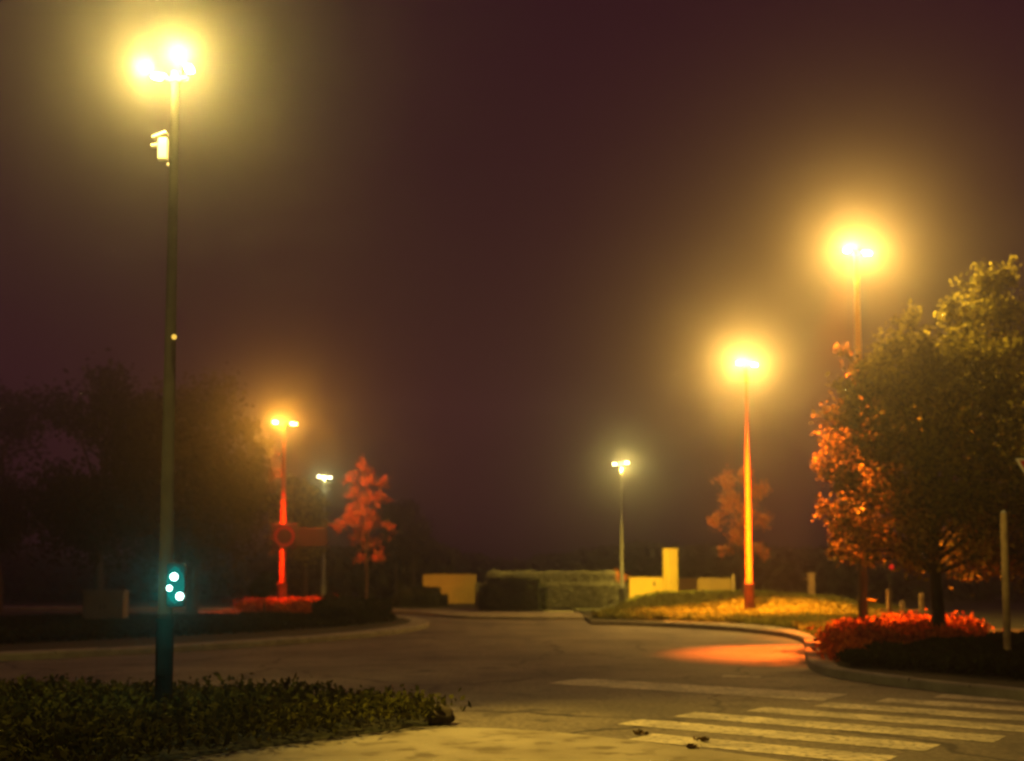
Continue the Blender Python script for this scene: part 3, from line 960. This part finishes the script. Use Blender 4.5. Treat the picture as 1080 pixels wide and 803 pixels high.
hp = [G(px, py, 0.1) for px, py in [(330, 660), (375, 659.5), (412, 655), (408, 650), (340, 650)]]
cover('low_shrubs', 'dark hump of low shrubs at the tip of the left island', 'shrubs', hp, 12000, 0.3, 0.85, 'leaf_dark', 0.10, up=0.2, zb=0.1, sc=0.5)
# distant wood closing the view
nw = 26000
wx = rng.uniform(-55, 55, nw)
wh = 1.9 + 1.3 * vnoise(np.column_stack([wx, wx * 0]), 0.16, 8) + 0.6 * vnoise(np.column_stack([wx, wx * 0 + 9]), 0.6, 9)
wz = wh * rng.random(nw) ** 0.7
pts = np.column_stack([wx, rng.uniform(66, 72, nw) + 2 * np.sin(wx * 0.3), wz])
o = leafmesh('wood', pts, 0.55, 'leaf_dark')
tag(o, 'dark far-off belt of trees behind the walls', 'wood', kind='stuff')

# dark lump and litter by the bed end
pr = G(465, 764)
bm = bmesh.new()
bmesh.ops.create_icosphere(bm, subdivisions=3, radius=1.0)
for v in bm.verts:
    k = 1 + 0.16 * math.sin(v.co.x * 5 + 1) * math.cos(v.co.y * 4) + 0.1 * math.sin(v.co.z * 9 + v.co.x * 3)
    v.co = Vector((v.co.x * 0.15 * k, v.co.y * 0.12 * k, max(v.co.z, -0.4) * 0.12 * k + 0.05))
o = MB().bm(bm).build('boulder', 'rock', None, smooth=True, loc=(pr.x, pr.y, 0.02))
tag(o, 'dark rounded boulder at the pointed end of the left planting bed', 'boulder')
for px, py, s_, lab in [(675, 776, 0.05, 'dark leaf clump on the pavement edge, leftmost of three'), (741, 783, 0.045, 'dark leaf clump on the crossing, between two others'), (729, 791, 0.05, 'dark leaf clump nearest the bottom edge of the photo')]:
    g = G(px, py)
    pts = rng.normal(size=(40, 3)) * np.array([s_ * .5, s_ * 0.4, 0.005]) + np.array([0, 0, 0.03])
    pts[:, 2] = np.maximum(pts[:, 2], 0.02)
    o = leafmesh('leaf_clump', pts, 0.035, 'litter', None, loc=(g.x, g.y, 0.0))
    tag(o, lab, 'leaf litter', 'leaf clumps on the ground')

# ------------------------------------------------------------------ walls and pillar
a, c = P(664, 640, 54), P(712, 640, 54)
wl = root('garden_wall', ((a.x + c.x) / 2, 54, 0.1), 'bright yellow wall left of the tall yellow pillar', 'wall')
L = c.x - a.x
MB().box((0, 0.1, 0.62), (L, 0.2, 1.24)).build('wall_face', 'yellow', wl)
MB().box((0, 0.1, 1.265), (L + 0.04, 0.27, 0.05), bev=0.01).build('coping', 'yellow', wl)
q = P(690, 616, 54)
MB().box((q.x - wl.location.x, -0.01, q.z - 0.1), (0.09, 0.03, 0.22), bev=0.005).build('letter_slot', 'dark', wl)
MB().box((q.x - wl.location.x + .1, -0.02, 0.66), (0.5, 0.05, 0.03), bev=0.005).build('ledge', 'yellow', wl)
a = P(707.5, 640, 53.6)
pl = root('wall_pillar', (a.x, 53.6, 0.1), 'tall square yellow pillar rising above the wall', 'pillar', rz=R(28))
zt_ = P(707, 580, 53.6).z - 0.1
MB().box((0, 0, zt_ / 2), (0.5, 0.5, zt_), bev=0.01).build('shaft', 'yellow', pl)
MB().box((0, 0, zt_ + 0.03), (0.54, 0.54, 0.06), bev=0.01).build('cap', 'yellow', pl)
a, c = P(716, 640, 57), P(772, 640, 57)
wl = root('garden_wall', ((a.x + c.x) / 2, 57, 0.0), 'dull ochre wall receding right of the yellow pillar', 'wall', rz=R(6))
MB().box((0, 0.1, 0.65), (c.x - a.x, 0.2, 1.3)).build('wall_face', 'tan', wl)
MB().box((0, 0.1, 1.325), (c.x - a.x + .04, 0.27, 0.05), bev=0.01).build('coping', 'tan', wl)
a, c = P(446, 640, 60), P(502, 640, 60)
wl = root('garden_wall', ((a.x + c.x) / 2, 60, 0.0), 'tan wall panel left of the hedges', 'wall')
MB().box((0, 0.1, 0.74), (c.x - a.x, 0.2, 1.48)).build('wall_face', 'tan', wl)
MB().box((0, 0.1, 1.505), (c.x - a.x + .04, 0.27, 0.05), bev=0.01).build('coping', 'tan', wl)

# posts on the right island
a = G(856, 645, 0.1)
t = root('bollard', (a.x, a.y, 0.1), 'pale square marker post right of the lit grass', 'bollard')
hh = P(856, 606, a.y).z - 0.1
MB().box((0, 0, hh / 2), (0.22, 0.22, hh), bev=0.015).build('shaft', 'wood', t)
MB().box((0, 0, hh + 0.025), (0.30, 0.28, 0.06), bev=0.01).build('cap', 'wood', t)
MB().box((-0.2, 0, hh - 0.16), (0.2, 0.05, 0.03)).build('arm', 'wood', t)
a = G(774, 640, 0.1)
t = root('bollard', (a.x, a.y, 0.1), 'thin pale post with foot plate at the end of the ochre wall', 'bollard')
hh = P(774, 606, a.y).z - 0.1
MB().tube([(0, 0, 0), (0, 0, hh)], [0.07, 0.05], 10).build('shaft', 'wood', t)
MB().box((0, 0, 0.42), (0.62, 0.1, 0.05), bev=0.01).build('foot_bar', 'wood', t)
a = G(953, 653, 0.1)
t = root('post_fence', (a.x, a.y, 0.1), 'low wooden rail with three posts behind the red flowers', 'fence')
D = a.y
for px, top in ((938, 622), (952, 634), (972, 626)):
    zt2 = P(px, top, D).z - 0.1
    xx = P(px, 640, D).x - a.x
    MB().box((xx, 0, zt2 / 2), (0.13, 0.12, zt2), bev=0.02).build('post', 'wood', t)
zr = P(953, 644, D).z - 0.1
MB().box((-0.02, -0.085, zr), (1.55, 0.05, 0.09), bev=0.01).build('rail', 'wood', t)
a = P(938, 598, 34)
t = root('marker_light', (a.x, 34, 0.1), 'small red light on a thin dark post under the big tree', 'light')
MB().tube([(0, 0, 0), (0, 0, a.z - 0.1)], 0.03, 8).build('post', 'dark', t)
MB().box((-0.06, -0.02, a.z - 0.1), (0.4, 0.06, 0.10), bev=0.02).build('housing', 'dark', t)
bm = bmesh.new(); bmesh.ops.create_uvsphere(bm, u_segments=12, v_segments=8, radius=0.07)
for v in bm.verts: v.co += Vector((0.04, -0.07, a.z - 0.1))
MB().bm(bm).build('red_lens', glow('lens_red', (1.0, 0.02, 0.01), 0.8), t, smooth=True)
# utility cabinet, left
a = G(111, 659, 0.1)
t = root('utility_cabinet', (a.x, a.y, 0.1), 'dim brown utility cabinet left of the teal signal', 'cabinet')
MB().box((0, 0, 0.48), (1.15, 0.42, 0.88), bev=0.02).build('body', 'cabinet', t)
MB().box((0, 0, 0.02), (1.2, 0.46, 0.08)).build('plinth', 'kerb', t)
MB().box((0, -0.01, 0.945), (1.22, 0.5, 0.05), bev=0.01).build('lid', 'cabinet', t)
for s_ in (-1, 1):
    dr = MB().box((s_ * 0.28, -0.215, 0.48), (0.52, 0.02, 0.8), bev=0.006).build('door', 'cabinet', t)
    MB().box((s_ * 0.06, -0.235, 0.5), (0.03, 0.03, 0.12), bev=0.005).build('handle', 'dark', dr)

# ------------------------------------------------------------------ haze
DENS = 0.006
m = bpy.data.materials.new('haze')
m.use_nodes = True
nt = m.node_tree
nt.nodes.clear()
out = nt.nodes.new('ShaderNodeOutputMaterial')
pv = nt.nodes.new('ShaderNodeVolumePrincipled')
pv.inputs['Color'].default_value = (0.92, 0.88, 0.84, 1)
pv.inputs['Density'].default_value = DENS
pv.inputs['Anisotropy'].default_value = 0.94
nt.links.new(pv.outputs[0], out.inputs['Volume'])
hz = MB()
hz.box((0, 36, 6.25), (136, 88, 14.5))
tag(hz.build('haze', m), kind='stuff')

# ------------------------------------------------------------------ sky and faint sky glow
w = bpy.data.worlds.new('World')
scene.world = w
w.use_nodes = True
nt = w.node_tree
bg = nt.nodes['Background']
bg.inputs['Strength'].default_value = 1.0
geo = nt.nodes.new('ShaderNodeTexCoord')
sep = nt.nodes.new('ShaderNodeSeparateXYZ')
nt.links.new(geo.outputs['Generated'], sep.inputs[0])
mrw = nt.nodes.new('ShaderNodeMapRange')
mrw.inputs['From Min'].default_value = 0.02
mrw.inputs['From Max'].default_value = 0.42
nt.links.new(sep.outputs['Z'], mrw.inputs['Value'])
mxw = nt.nodes.new('ShaderNodeMix')
mxw.data_type = 'RGBA'
mxw.inputs['A'].default_value = (0.0, 0.0, 0.0, 1)
mxw.inputs['B'].default_value = (0.012, 0.0015, 0.0060, 1)
nt.links.new(mrw.outputs['Result'], mxw.inputs['Factor'])
nt.links.new(mxw.outputs['Result'], bg.inputs['Color'])
sun = bpy.data.lights.new('sky_glow', 'SUN')  # added sun lamp, stands in for sky glow and lifts the dark fog
sun.energy = 0.26
sun.color = (1.0, 0.25, 0.42)
sun.angle = R(120)
so = bpy.data.objects.new('sky_glow', sun)
COL.objects.link(so)
so.rotation_euler = (R(-65), 0, 0)

# ------------------------------------------------------------------ render settings
scene.view_settings.view_transform = 'Standard'
scene.view_settings.look = 'None'
scene.view_settings.exposure = 0
scene.view_settings.gamma = 1
cy = scene.cycles
cy.max_bounces = 5
cy.diffuse_bounces = 2
cy.glossy_bounces = 2
cy.transmission_bounces = 3
cy.transparent_max_bounces = 6
cy.volume_bounces = 0
cy.sample_clamp_indirect = 2.0
cy.use_denoising = True
cy.use_adaptive_sampling = False
cy.pixel_filter_type = 'BLACKMAN_HARRIS'
cy.filter_width = 2.0
